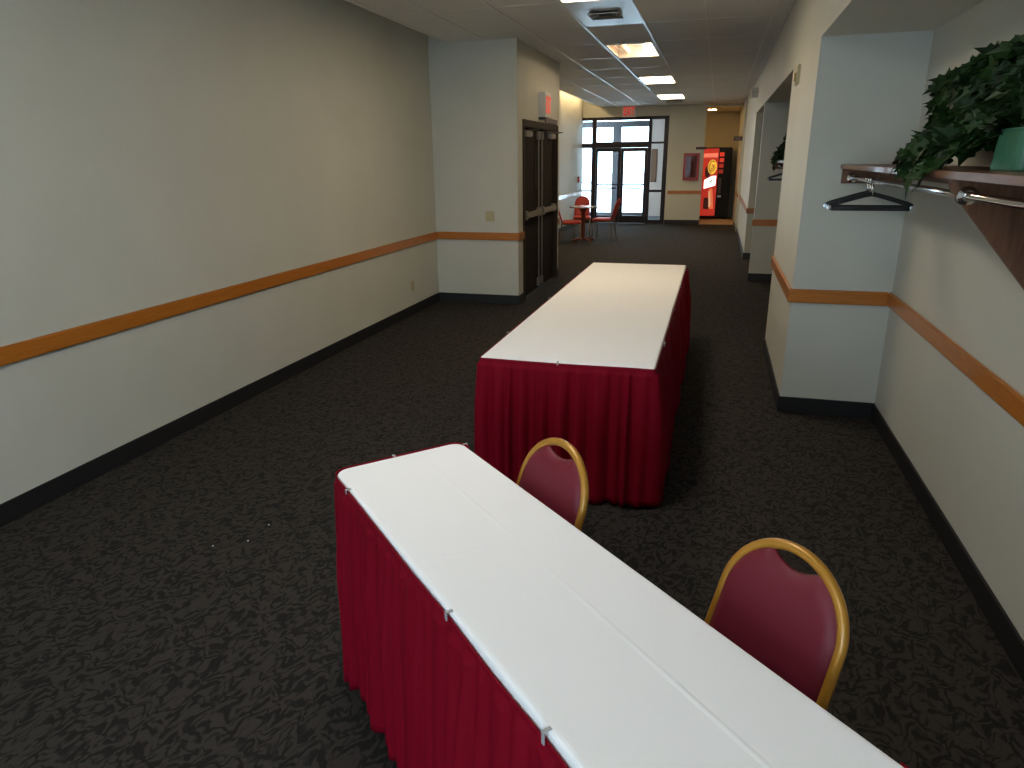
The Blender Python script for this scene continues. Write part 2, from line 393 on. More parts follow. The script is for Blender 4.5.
for i, r in enumerate((0.15, 0.115, 0.08)):
    m = MB(); ring(m, r, -0.026 + 0.005*i, 0.028, 0.014); m.build('louver', M_alu, t)
MB().box(-0.13, 0.13, -0.13, 0.13, -0.008, -0.006).build('throat', M_black, t)
t = thing('air_vent', 'small dark square vent in the ceiling before the entrance', 'air vent', (-1.13, 18.2, zC))
m = MB(); ring(m, 0.2, -0.04, 0.04, 0.03); m.build('louver', M_alu, t); m = MB(); ring(m, 0.12, -0.03, 0.03, 0.02); m.build('louver', M_alu, t)
MB().box(-0.17, 0.17, -0.17, 0.17, -0.012, -0.009).build('throat', M_black, t)

# ------------------------------------------------------------------ dark double doors in the block
f = MB()
f.box(xA-0.12, xA+0.015, 8.47, 8.54, 0, 2.19); f.box(xA-0.12, xA+0.015, 10.35, 10.42, 0, 2.19); f.box(xA-0.12, xA+0.015, 8.54, 10.35, 2.11, 2.19)
struct('trim_21', f, M_doorframe, 'brown metal frame of the dark double doors', 'door frame', bevel=0.004)
for i, (a, b, lab) in enumerate(((8.545, 9.443, 'dark brown door leaf on the near side of the pair'), (9.447, 10.345, 'dark brown door leaf on the far side of the pair'))):
    t = thing('door_%d' % (i+1), lab, 'door', (xA-0.06, a, 0), kind='structure')
    wd = b-a
    MB().box(-0.022, 0.022, 0, wd, 0.012, 2.105).build('panel', M_door, t, bevel=0.003)
    vy = 0.66 if i == 0 else 0.10
    m = MB(); m.box(0.022, 0.030, vy, vy+0.14, 1.35, 1.37); m.box(0.022, 0.030, vy, vy+0.14, 1.88, 1.90); m.box(0.022,0.030,vy,vy+0.02,1.37,1.88); m.box(0.022,0.030,vy+0.12,vy+0.14,1.37,1.88)
    fr = m.build('vision_frame', M_doorframe, t)
    MB().box(0.0221, 0.0245, vy+0.02, vy+0.12, 1.37, 1.88).build('pane', M_black, fr)
    m = MB(); m.box(0.045, 0.085, 0.06, wd-0.05, 1.02, 1.09)
    m.box(0.022, 0.075, 0.06, 0.16, 1.0, 1.11); m.box(0.022, 0.075, wd-0.15, wd-0.05, 1.0, 1.11)
    m.build('push_bar', M_hw, t, bevel=0.006)
    ry = wd-0.09 if i == 0 else 0.09
    m = MB(); m.tube([(0.045, ry, 0.12), (0.045, ry, 2.03)], 0.009, 10); m.box(0.022, 0.06, ry-0.025, ry+0.025, 1.98, 2.08); m.box(0.022, 0.06, ry-0.025, ry+0.025, 0.05, 0.16)
    m.build('latch_rod', M_hw, t)
    cy = 0.08 if i == 0 else wd-0.38
    m = MB(); m.box(0.022, 0.075, cy, cy+0.30, 2.0, 2.07); m.build('door_closer', M_hw, t, bevel=0.008)
    m = MB(); m.tube([(0.06, cy+0.2, 2.078), (0.22, cy+0.05, 2.078), (0.02, cy-0.03 if i else cy+0.3, 2.088)], 0.008, 8); m.build('closer_arm', M_hw, t)

# letters made of strokes
GL = {'E': [((0,0),(0,1)),((0,0),(.6,0)),((0,.5),(.52,.5)),((0,1),(.6,1))], 'X': [((0,0),(.65,1)),((0,1),(.65,0))], 'I': [((.1,0),(.1,1))], 'T': [((0,1),(.65,1)),((.325,0),(.325,1))]}
def word(m, text, h, place, th=0.16):
    """place(u, v, d) -> point; strokes stand d proud of the face"""
    wds = {'E': .6, 'X': .65, 'I': .2, 'T': .65}; tot = sum(wds[c] for c in text) + .3*(len(text)-1); u = -tot/2; sq = 0.52
    for ch in text:
        for (a, b), (c2, d2) in GL[ch]:
            p = Vector((u+a, b-.5)); q = Vector((u+c2, d2-.5)); dr = (q-p).normalized(); nn = Vector((-dr.y, dr.x))*th/2; p2 = p-dr*th/2; q2 = q+dr*th/2
            cs = [p2+nn, q2+nn, q2-nn, p2-nn]
            vs = [place(k.x*h*sq, k.y*h, 0.0) for k in cs] + [place(k.x*h*sq, k.y*h, 0.003) for k in cs]
            m.add(vs, [(0,1,2,3),(7,6,5,4)] + [(i,4+i,4+(i+1)%4,(i+1)%4) for i in range(4)])
        u += wds[ch]+.3
# exit sign on the block wall, facing the corridor
t = thing('exit_sign', 'white exit sign box with red letters above the double doors', 'exit sign', (xA, 9.42, 2.40))
MB().box(0, 0.095, -0.17, 0.17, -0.15, 0.15).build('housing', M_white, t, bevel=0.006)
MB().box(0.095, 0.099, -0.15, 0.15, -0.12, 0.12).build('face_plate', mat('exit_face', (0.55, 0.45, 0.38), 0.3), t)
m = MB(); word(m, 'EXIT', 0.165, lambda u, v, d: (0.099+d, u, v), 0.2); m.build('letters', M_exit, t)
MB().box(0.0, 0.085, -0.14, -0.04, -0.178, -0.152).build('lower_bracket', M_dgrey, t)
t = thing('exit_sign', 'red lit exit sign over the glass entrance doors', 'exit sign', (-2.39, yE-0.03, 2.90))
MB().box(-0.19, 0.19, -0.045, 0.03, -0.135, 0.13).build('housing', M_white, t, bevel=0.006)
m = MB(); word(m, 'EXIT', 0.17, lambda u, v, d: (u, -0.046-d, v+0.01), 0.24); m.build('letters', M_exit, t)
# room plaque over the doors
t = thing('room_sign', 'narrow maroon sign plaque over the dark double doors', 'sign', (xA, 9.98, 2.23))
MB().box(0.0, 0.016, -0.37, 0.37, -0.030, 0.030).build('plate', M_plaque, t, bevel=0.003)
MB().box(0.016, 0.0175, -0.22, 0.22, -0.010, 0.012).build('text_strip', mat('faded_text', (0.10, 0.06, 0.07), 0.5), t)

# switch plate, outlet, thermostat, emergency light, pull station
t = thing('switch_plate', 'cream wall switch plate above the chair rail of the short wall', 'switch', (-2.64, yA, 1.076))
MB().box(-0.058, 0.058, -0.008, 0, -0.06, 0.06).build('plate', M_ivory, t, bevel=0.003)
MB().box(-0.030, -0.018, -0.018, -0.008, -0.012, 0.012).build('toggle', M_ivory, t, bevel=0.002); MB().box(0.018, 0.030, -0.018, -0.008, -0.012, 0.012).build('toggle', M_ivory, t, bevel=0.002)
t = thing('power_outlet', 'small yellowed outlet low on the long left wall', 'outlet', (xL, 7.43, 0.335))
MB().box(0, 0.008, -0.045, 0.045, -0.06, 0.06).build('plate', M_ivory, t, bevel=0.003)
for z in (0.022, -0.022): MB().box(0.008, 0.012, -0.018, 0.018, z-0.014, z+0.014).build('socket', M_ivory, t, bevel=0.002)
t = thing('fire_strobe', 'yellowed alarm box high on the pier between alcoves', 'alarm box', (xB, 6.16, 2.325))
MB().box(-0.022, 0, -0.09, 0.09, -0.07, 0.07).build('back_box', M_ivory, t, bevel=0.006)
MB().box(-0.040, -0.022, -0.05, 0.05, -0.055, 0.02).build('horn', mat('amber_lens', (0.50, 0.36, 0.14), 0.3), t, bevel=0.012)
t = thing('emergency_wall_lamp', 'small grey emergency light box high on the right corridor wall', 'emergency light', (xB, 13.05, 2.74))
MB().box(-0.11, 0, -0.14, 0.14, -0.07, 0.07).build('battery_box', mat('grey_box', (0.62, 0.60, 0.55), 0.4), t, bevel=0.006)
for x in (-0.085, -0.030):
    m = MB(); m.tube([(x, -0.15, 0.0), (x, -0.20, 0.0)], [0.018, 0.026], 14); m.build('lamp_head', M_lamp, t)
t = thing('fire_alarm_switch', 'small red fire alarm pull on the far washed wall', 'fire alarm', (xF, 19.3, 1.19))
MB().box(0, 0.05, -0.06, 0.06, -0.08, 0.08).build('housing', M_red, t, bevel=0.008)
MB().box(0.05, 0.062, -0.045, 0.045, -0.012, 0.012).build('handle', M_white, t, bevel=0.003)

# ------------------------------------------------------------------ glass entrance
EX0, EX1 = xF, -1.335
t = thing('window_1', 'dark framed glass entrance screen around the entry doors', 'entrance screen', ((EX0+EX1)/2, yE+0.06, 0), kind='structure')
f = MB(); y0, y1 = yE+0.005, yE+0.115
f.box(EX0, EX1, y0, y1, 2.70, 2.785)
f.box(EX1-0.115, EX1, y0, y1, 0, 2.70); f.box(-1.86, -1.775, y0, y1, 0, 2.70); f.box(-3.375, -3.262, y0, y1, 0, 2.70)
f.box(-3.262, -1.86, y0, y1, 2.00, 2.15)
f.box(EX0, -3.375, y0, y1, 2.02, 2.12); f.box(EX0, -3.375, y0, y1, 0.85, 0.89); f.box(EX0, -3.375, y0, y1, 1.08, 1.10); f.box(EX0, -3.375, y0, y1, 0, 0.10)
f.box(-1.775, EX1-0.115, y0, y1, 2.09, 2.14); f.box(-1.775, EX1-0.115, y0, y1, 0.84, 0.90); f.box(-1.775, EX1-0.115, y0, y1, 0, 0.10)
f.build('screen_frame', M_bronze, t, world=True)
for (a, b, z0, z1) in ((-3.262,-1.86,2.15,2.70), (EX0,-3.375,2.12,2.70), (EX0,-3.375,0.10,2.02), (-1.775,EX1-0.115,2.14,2.70), (-1.775,EX1-0.115,0.90,2.09), (-1.775,EX1-0.115,0.10,0.84)):
    MB().box(a, b, yE+0.055, yE+0.063, z0, z1).build('pane', M_glass, t, world=True)
for i, (a, b, lab) in enumerate(((-3.257, -2.577, 'glass entry door leaf on the side of the small table'), (-2.573, -1.865, 'glass entry door leaf on the side of the red cabinet'))):
    t = thing('door_%d' % (i+3), lab, 'door', (a, yE+0.06, 0), kind='structure'); wd = b-a; st = 0.075
    f = MB(); f.box(0, st if i else 0.05, -0.022, 0.022, 0.01, 1.995); f.box(wd-(0.075 if i else st), wd, -0.022, 0.022, 0.01, 1.995)
    f.box(st if i else 0.05, wd-(0.075 if i else st), -0.022, 0.022, 1.90, 1.995); f.box(st if i else 0.05, wd-(0.075 if i else st), -0.022, 0.022, 0.01, 0.21)
    f.build('door_frame', M_bronze, t)
    MB().box(0.05, wd-0.05, -0.004, 0.004, 0.2, 1.92).build('pane', M_glass, t)
    m = MB(); m.box(0.03, wd-0.03, -0.085, -0.055, 1.03, 1.06); m.box(0.03, 0.07, -0.085, -0.02, 1.02, 1.07); m.box(wd-0.07, wd-0.03, -0.085, -0.02, 1.02, 1.07)
    m.build('push_bar', M_bronze, t)
    m = MB(); m.tube([(wd-0.12 if i else 0.06, 0.05, 0.94), (0.12, 0.05, 0.94)] if i else [(0.06, 0.05, 0.94), (wd-0.12, 0.05, 0.94)], 0.018, 10); m.build('pull_handle', M_bronze, t)
# outer screen of the vestibule
t = thing('window_4', 'outer glass screen of the vestibule seen through the doors', 'entrance screen', (-2.6, 22.5, 0), kind='structure')
f = MB(); y0, y1 = 22.46, 22.56
f.box(-5.9, -2.0, y0, y1, 2.63, 2.80); f.box(-5.9, -2.0, y0, y1, 0, 0.10)
f.box(-3.18, -2.93, y0, y1, 0.1, 2.63); f.box(-5.9, -5.8, y0, y1, 0.1, 2.63); f.box(-2.1, -2.0, y0, y1, 0.1, 2.63); f.box(-5.8, -3.18, y0, y1, 2.02, 2.12)
f.build('screen_frame', mat('grey_frame', (0.10, 0.10, 0.11), 0.4, metal=0.4), t, world=True)
for a, b in ((-5.8, -3.18), (-2.93, -2.1)):
    MB().box(a, b, 22.506, 22.514, 0.10, 2.63).build('pane', M_glass, t, world=True)
struct('wall_back', MB().box(-6.1, -6.0, yE+0.12, 22.5, 0, 2.95), M_wall, 'far side wall of the entrance vestibule', 'wall')
t = thing('notice_board', 'brown notice board on the vestibule side wall', 'notice board', (-1.90, 22.46, 1.50))
MB().box(-0.09, 0.09, -0.03, 0, -0.48, 0.48).build('frame', mat('board_frame', (0.10, 0.05, 0.03), 0.5), t, bevel=0.004)
MB().box(-0.07, 0.07, -0.034, -0.03, -0.45, 0.45).build('cork', mat('cork', (0.20, 0.11, 0.07), 0.9), t)

# red extinguisher cabinet on the end wall
t = thing('extinguisher_cabinet', 'red fire extinguisher cabinet on the end wall by the entrance', 'fire cabinet', (-0.70, yE, 1.49))
f = MB(); hw, hh = 0.205, 0.345
for b in ((-hw, hw, -0.07, 0, hh-0.07, hh), (-hw, hw, -0.07, 0, -hh, -hh+0.07), (-hw, -hw+0.065, -0.07, 0, -hh+0.07, hh-0.07), (hw-0.065, hw, -0.07, 0, -hh+0.07, hh-0.07)): f.box(*b)
f.build('frame', M_red, t, bevel=0.006)
MB().box(-hw+0.06, hw-0.06, -0.012, -0.004, -hh+0.06, hh-0.06).build('back_panel', mat('dark_red_inside', (0.13, 0.015, 0.018), 0.7), t)
MB().box(-hw+0.06, hw-0.06, -0.060, -0.056, -hh+0.06, hh-0.06).build('pane', M_glass, t)
m = MB(); m.lathe([(0.034, -0.20), (0.034, 0.10), (0.02, 0.14), (0.012, 0.17)], (0, -0.030 - 0.0, 0), 16)
e = m.build('extinguisher', mat('dull_canister', (0.11, 0.02, 0.02), 0.8, spec=0.1), t, smooth=False); e.scale = (1.2, 0.6, 1); e.location = (0, -0.018, 0)
# small blade signs
t = thing('wall_sign', 'thin dark sign strip above the red cabinet by the wall corner', 'sign', (-0.47, yE, 1.955))
MB().box(-0.14, 0.14, -0.012, 0, -0.033, 0.033).build('plate', M_plaque, t, bevel=0.003)
t = thing('blade_sign', 'small dark blade sign projecting from the right corridor wall', 'sign', (0.50, 18.15, 2.14))
MB().box(-0.205, 0, -0.008, 0.008, -0.047, 0.047).build('plate', M_plaque, t, bevel=0.003)
MB().box(-0.17, -0.04, -0.0095, -0.008, -0.012, 0.012).build('text_strip', mat('grey_text', (0.16, 0.13, 0.11), 0.5), t)

# ------------------------------------------------------------------ vending machine
t = thing('vending_machine', 'tall vending machine with glowing red front in the recess', 'vending machine', (-0.13, 21.5, 0))
X0, X1, H = -0.48, 0.48, 1.99
MB().box(X0, X1, 0.0, 0.85, 0.06, H).build('cabinet', M_black, t, bevel=0.015)
for x in (X0+0.07, X1-0.07):
    for y in (0.08, 0.77): MB().lathe([(0.03, 0), (0.03, 0.02), (0.018, 0.06)], (x, y, 0), 12).build('foot', M_steel, t)
PX1 = 0.115
vr = emis('glowing_red_panel', (0.85, 0.05, 0.025), 0.42, (0.35, 0.02, 0.015))
MB().box(X0+0.03, PX1, -0.02, 0.0, 0.10, H-0.03).build('lit_panel', vr, t, bevel=0.004)
def flat(name, polys, m, d):
    mb = MB()
    for p in polys: mb.prism(p, 'y', -0.02-d, -0.0205)
    return mb.build(name, m, t)
def disc(cx, cz, rx, rz, n=28): return [(cx+rx*math.cos(2*PI*i/n), cz+rz*math.sin(2*PI*i/n)) for i in range(n)]
def emi(n, c, s): return emis(n, c, s, tuple(min(0.8, x) for x in c))
cx = -0.06
dmp = emi('dark_maroon_print', (0.05, 0.008, 0.005), 0.5)
flat('artwork_dark_patch', [disc(cx-0.10, 1.33, 0.075, 0.17)], dmp, 0.001)  # dark printed patches of the panel artwork
flat('artwork_dark_patch', [[(-0.22, 0.30), (-0.06, 0.28), (-0.08, 0.62), (-0.22, 0.60)]], dmp, 0.001)
flat('artwork_disc', [disc(cx+0.02, 1.46, 0.125, 0.20)], emi('yellow_print', (0.9, 0.50, 0.05), 0.85), 0.002)
sw = []
for r0, r1, a0, a1 in ((0.092, 0.108, 0.9, 4.6), (0.062, 0.078, 2.0, 6.9), (0.028, 0.044, 3.6, 8.2), (0.012, 0.024, 5.5, 9.0)):
    k = 16; o = [(cx+0.02+r1*math.cos(a0+(a1-a0)*i/k), 1.46+1.6*r1*math.sin(a0+(a1-a0)*i/k)) for i in range(k+1)]
    o += [(cx+0.02+r0*math.cos(a1-(a1-a0)*i/k), 1.46+1.6*r0*math.sin(a1-(a1-a0)*i/k)) for i in range(k+1)]; sw.append(o)
flat('artwork_swirl', sw, emi('brown_print', (0.16, 0.05, 0.01), 0.5), 0.003)
flat('artwork_bottle', [[(cx+0.0, 0.30), (cx+0.12, 0.30), (cx+0.10, 0.55), (cx+0.06, 0.86), (cx-0.02, 0.86), (cx-0.03, 0.6)]], emi('orange_print', (0.75, 0.16, 0.06), 0.8), 0.002)
flat('artwork_bottle', [[(cx-0.04, 0.80), (cx+0.0, 0.80), (cx+0.05, 0.45), (cx+0.03, 0.34), (cx-0.01, 0.36)]], emi('tan_print', (0.75, 0.42, 0.22), 0.7), 0.003)
flat('artwork_label', [[(-0.24, 0.86), (0.075, 0.95), (0.085, 1.22), (-0.03, 1.21), (-0.24, 1.10)]], emi('white_print', (0.95, 0.92, 0.85), 1.6), 0.004)
flat('artwork_mark', [[(-0.10, 1.02), (-0.04, 1.11), (0.01, 1.13), (-0.03, 1.06), (-0.09, 0.99)]], emi('black_print', (0.03, 0.03, 0.02), 0.3), 0.006)
flat('artwork_band', [[(-0.30, 1.72), (0.09, 1.72), (0.09, 1.84), (-0.30, 1.82)]], emi('pale_red_print', (0.95, 0.22, 0.14), 0.7), 0.002)
MB().box(PX1+0.012, X1-0.02, -0.012, 0.0, 0.10, H-0.03).build('control_panel', M_black, t, bevel=0.004)
for i in range(4):
    z = 1.80 - i*0.155
    MB().box(PX1+0.03, PX1+0.15, -0.022, -0.012, z-0.055, z+0.055).build('selection_button', emi('button_red', (0.8, 0.06, 0.03), 0.45 if i < 2 else 0.10), t, bevel=0.004)
MB().box(PX1+0.04, PX1+0.12, -0.020, -0.012, 0.72, 1.16).build('coin_plate', mat('dim_bronze', (0.10, 0.06, 0.04), 0.35, metal=0.6), t, bevel=0.004)
MB().box(PX1+0.04, PX1+0.14, -0.022, -0.012, 0.62, 0.68).build('coin_return', M_alu, t, bevel=0.004)
# downlight over the machine
t = thing('downlight', 'small square warm downlight before the vending machine', 'ceiling light', (-0.28, 20.9, 2.97))
MB().box(-0.13, 0.13, -0.13, 0.13, -0.012, 0.0).build('trim_ring', M_white, t, bevel=0.003)
MB().box(-0.10, 0.10, -0.10, 0.10, -0.016, -0.012).build('lens', M_down, t)

# ------------------------------------------------------------------ skirted tables
def rrect(x0, x1, y0, y1, r, n=8):
    pts = []
    for cx, cy, a in ((x1-r, y0+r, -PI/2), (x1-r, y1-r, 0), (x0+r, y1-r, PI/2), (x0+r, y0+r, PI)):
        for i in range(n+1):
            b = a + PI/2*i/n; pts.append((cx+r*math.cos(b), cy+r*math.sin(b)))
    return pts
ZT = 0.755
def table_and_cloth(loc, rz, L, W, r, tlab, clab, creases, nlegs):
    t = thing('banquet_table', tlab, 'table', loc, rz)
    MB().prism(rrect(0.004, L-0.004, 0.004, W-0.004, r), 'z', ZT-0.024, ZT-0.003).build('tabletop', M_ply, t, bevel=0.002)
    for x in nlegs:
        for y in (0.08, W-0.08):
            MB().tube([(x, y, 0.0), (x, y, ZT-0.024)], 0.014, 10).build('leg', M_steel, t, smooth=False)
        MB().tube([(x, 0.08, 0.25), (x, W-0.08, 0.25)], 0.010, 8).build('cross_brace', M_steel, t)
    c = thing('tablecloth', clab, 'tablecloth', loc, rz)
    m = MB(); prof = [(-0.012, 0.0), (-0.005, -0.0012), (-0.0012, -0.004), (0.0008, -0.009), (0.0012, -0.050)]
    base = rrect(0, L, 0, W, r); n = len(base); cxm, cym = L/2, W/2; vs = []
    nr = []
    for i in range(n):
        a = Vector(base[i-1]); b = Vector(base[(i+1) % n]); d = (b-a).normalized(); nr.append((d.y, -d.x))
    for o, dz in prof:
        for (x, y), (nx, ny) in zip(base, nr): vs.append((x+nx*o, y+ny*o, ZT+dz))
    fs = [tuple(range(n))]
    for k in range(len(prof)-1):
        for i in range(n): fs.append((k*n+i, k*n+(i+1) % n, (k+1)*n+(i+1) % n, (k+1)*n+i))
    m.add(vs, fs)
    body = m.build('cloth', M_cloth, c, smooth=False)
    k = MB()
    for (ax, ay, bx, by, h, wd) in creases:
        a = Vector((ax, ay, 0)); b = Vector((bx, by, 0)); d = (b-a).normalized(); nn = Vector((-d.y, d.x, 0))
        S = 12; vs = []; fs = []
        for i in range(S+1):
            p = a+(b-a)*i/S; hh = h*math.sin(PI*i/S)**0.5 if 0 < i < S else 0
            vs += [tuple(p-nn*wd+Vector((0,0,ZT-0.0001))), tuple(p-nn*wd*0.25+Vector((0,0,ZT+hh))), tuple(p+nn*wd*0.25+Vector((0,0,ZT+hh))), tuple(p+nn*wd+Vector((0,0,ZT-0.0001)))]
        for i in range(S):
            for j in range(3): fs.append((i*4+j, (i+1)*4+j, (i+1)*4+j+1, i*4+j+1))
        k.add(vs, fs)
    if creases: k.build('fold_crease', M_cloth, c, smooth=True)
    return t, c

def resample(pts, step):
    out = []; acc = 0.0
    P = [Vector((p[0], p[1], 0)) for p in pts]; seg = [(P[i+1]-P[i]).length for i in range(len(P)-1)]; tot = sum(seg); n = int(tot/step)
    for k in range(n+1):
        s = tot*k/n; i = 0
        while i < len(seg)-1 and s > seg[i]: s -= seg[i]; i += 1
        out.append(P[i] + (P[i+1]-P[i])*(s/max(seg[i], 1e-9)))
    nr = []
    for i in range(len(out)):
        d = (out[min(i+2, n)] - out[max(i-2, 0)]).normalized(); nr.append(Vector((d.y, -d.x, 0)))
    return out, nr, tot
def skirt(label, loc, rz, path, sag, clips, seed, zlow=0.012, flare=0.018, amp=0.036):
    """path runs counter-clockwise seen from above, so the normal points outward"""
    rnd = random.Random(seed)
    t = thing('table_skirt', label, 'table skirt', loc, rz, group=None)
    P, Nn, tot = resample(path, 0.006); n = len(P)
    # fold phases
    folds = []; s = 0
    while s < tot:
        wd = rnd.choice((0.042, 0.055, 0.07, 0.09, 0.11))*rnd.uniform(0.85, 1.15); folds.append((s, wd, rnd.uniform(0.3, 1.0), rnd.uniform(-0.35, 0.35))); s += wd
    fine = [rnd.uniform(0, 6.28) for _ in range(4)]
    def fold(s):
        for (a, wd, am, sk) in folds:
            if a <= s < a+wd:
                u = (s-a)/wd; u = u**(1+sk)
                return am*math.sin(PI*u)**0.9
        return 0
    fv = [fold(tot*i/(n-1)) for i in range(n)]
    # soften the valleys a little
    for _ in range(1): fv = [(fv[max(i-1,0)] + 2*fv[i] + fv[min(i+1,n-1)])/4 for i in range(n)]
    rows = [0, 0.012, 0.022, 0.032, 0.045, 0.07, 0.11, 0.17, 0.25, 0.34, 0.44, 0.54, 0.63, 0.70, 0.745]
    vs = []; fs = []
    hem = [0.008*math.sin(0.9*fine[0]+s*7/tot*6) for s in range(n)]
    for r, dz in enumerate(rows):
        u = dz/0.745
        for i in range(n):
            s = tot*i/(n-1); zt = ZT - 0.002 - sag(s)
            z = zt - dz
            lowz = zlow + 0.010*(1-fv[i])
            z = max(z, lowz + (0.745-dz)*0.02) if r < len(rows)-1 else lowz
            if dz < 0.03: off = 0.007 + 0.0014*math.sin(s*190+fine[1]) * (dz/0.02 if dz < 0.02 else 1)
            else:
                off = 0.008 + flare*u**0.8 + (0.006 + amp*min(1, 0.12 + u*2.2))*fv[i] + (0.0022*math.sin(s*130+fine[2]) + 0.0016*math.sin(s*83+fine[0]))*(1-u)**3
                off += 0.004*u*math.sin(s*23+z*9+fine[3])
            p = P[i] + Nn[i]*off
            vs.append((p.x, p.y, z))
    for r in range(len(rows)-1):
        for i in range(n-1): fs.append((r*n+i, r*n+i+1, (r+1)*n+i+1, (r+1)*n+i))
    body = MB().add(vs, fs).build('pleated_fabric', M_skirt, t, smooth=True)
    so = body.modifiers.new('thickness', 'SOLIDIFY'); so.thickness = 0.0014; so.offset = 0
    for s in clips:
        i = min(n-1, max(0, int(s/tot*(n-1)))); p = P[i]; nn = Nn[i]; d = Vector((-nn.y, nn.x, 0)); z = ZT-0.002-sag(s)
        m = MB(); hw = 0.004
        def Q(a, b, c): q = p + d*a + nn*b; return (q.x, q.y, c)
        def bx(b0, b1, z0, z1):
            m.add([Q(-hw,b0,z0),Q(hw,b0,z0),Q(hw,b1,z0),Q(-hw,b1,z0),Q(-hw,b0,z1),Q(hw,b0,z1),Q(hw,b1,z1),Q(-hw,b1,z1)], [(3,2,1,0),(4,5,6,7),(0,1,5,4),(1,2,6,5),(2,3,7,6),(3,0,4,7)])
        bx(-0.004, 0.0145, max(ZT, z)+0.0012, max(ZT, z)+0.003); bx(0.012, 0.0145, z-0.008, max(ZT, z)+0.0012)
        m.build('clip', M_clip, t)
    return t

# near table: a narrow seminar table turned 43 degrees; local +x runs along it, +y to the chair side
a1 = math.radians(46.788); T1 = (-1.1568, 1.851, 0); R1 = a1-PI/2; L1, W1 = 1.83, 0.468
table_and_cloth(T1, R1, L1, W1, 0.045, 'narrow table under a white cloth beside the two gold framed chairs', 'white cloth on the narrow front table with fold creases',
    [(0.06, 0.290, 0.74, 0.290, 0.0013, 0.008), (0.80, 0.285, 1.80, 0.265, 0.0015, 0.008), (0.66, 0.02, 0.71, 0.28, 0.0010, 0.008)], (0.16, L1-0.16))
pth = [(0.06, W1)] + [(x, y) for x, y in rrect(0, L1, 0, W1, 0.045)[18:27]] + [(x, y) for x, y in rrect(0, L1, 0, W1, 0.045)[27:36]] + [(x, y) for x, y in rrect(0, L1, 0, W1, 0.045)[0:18]] + [(1.655, W1)]
def sag1(s):
    # back stub .06, end .468, then the long front side
    x = s - 0.06 - 0.46
    if x < 0: return -0.002
    if x < 1.8: 
        base = 0.001 + 0.017*min(1, max(0, (x-0.45)/0.9))
        q = [0.12, 0.86, 1.27, 1.72]; dd = min(abs(x-c) for c in q)
        return base + 0.007*min(1, dd/0.2)*min(1, x/0.5)
    return 0.003
skirt('burgundy pleated skirt clipped around the narrow front table', T1, R1, pth, sag1, (0.03, 0.30, 0.66, 1.38, 1.78, 2.83), 5)

# far table: a wide banquet run pointing at the entrance
T2 = (-1.1243, 3.2973, 0); L2, W2 = 3.527, 0.8976
# local x along +Y world (rotate 90 deg): local +y points to world -x
T2o = (-0.2267, 3.2973, 0)
table_and_cloth(T2o, PI/2, L2, W2, 0.012, 'wide long table under white cloth pointing toward the entrance', 'white cloth on the wide long table toward the entrance', [], (0.2, 1.6, 1.9, L2-0.2))
rr = rrect(0, L2, 0, W2, 0.012, 4)
# start at the middle of the right-hand long side, run counter-clockwise
p2 = [(0.02, 0.0)] + [(x, y) for x, y in rr[0:20]] + [(0.0, 0.014)]
def sag2(s): return 0.001 + 0.003*abs(math.sin(s*4.2))
full = [(0.50, 0.0), (L2-0.012, 0.0)] + rr[1:] + [(0.012, 0.0), (0.47, 0.0)]
skirt('burgundy pleated skirt around the wide long table', T2o, PI/2, full, sag2, (0.02, 0.95, 1.85, 2.75, 3.4, 4.6, 5.8, 6.9, 7.85, 8.8), 14, flare=0.024, amp=0.050)

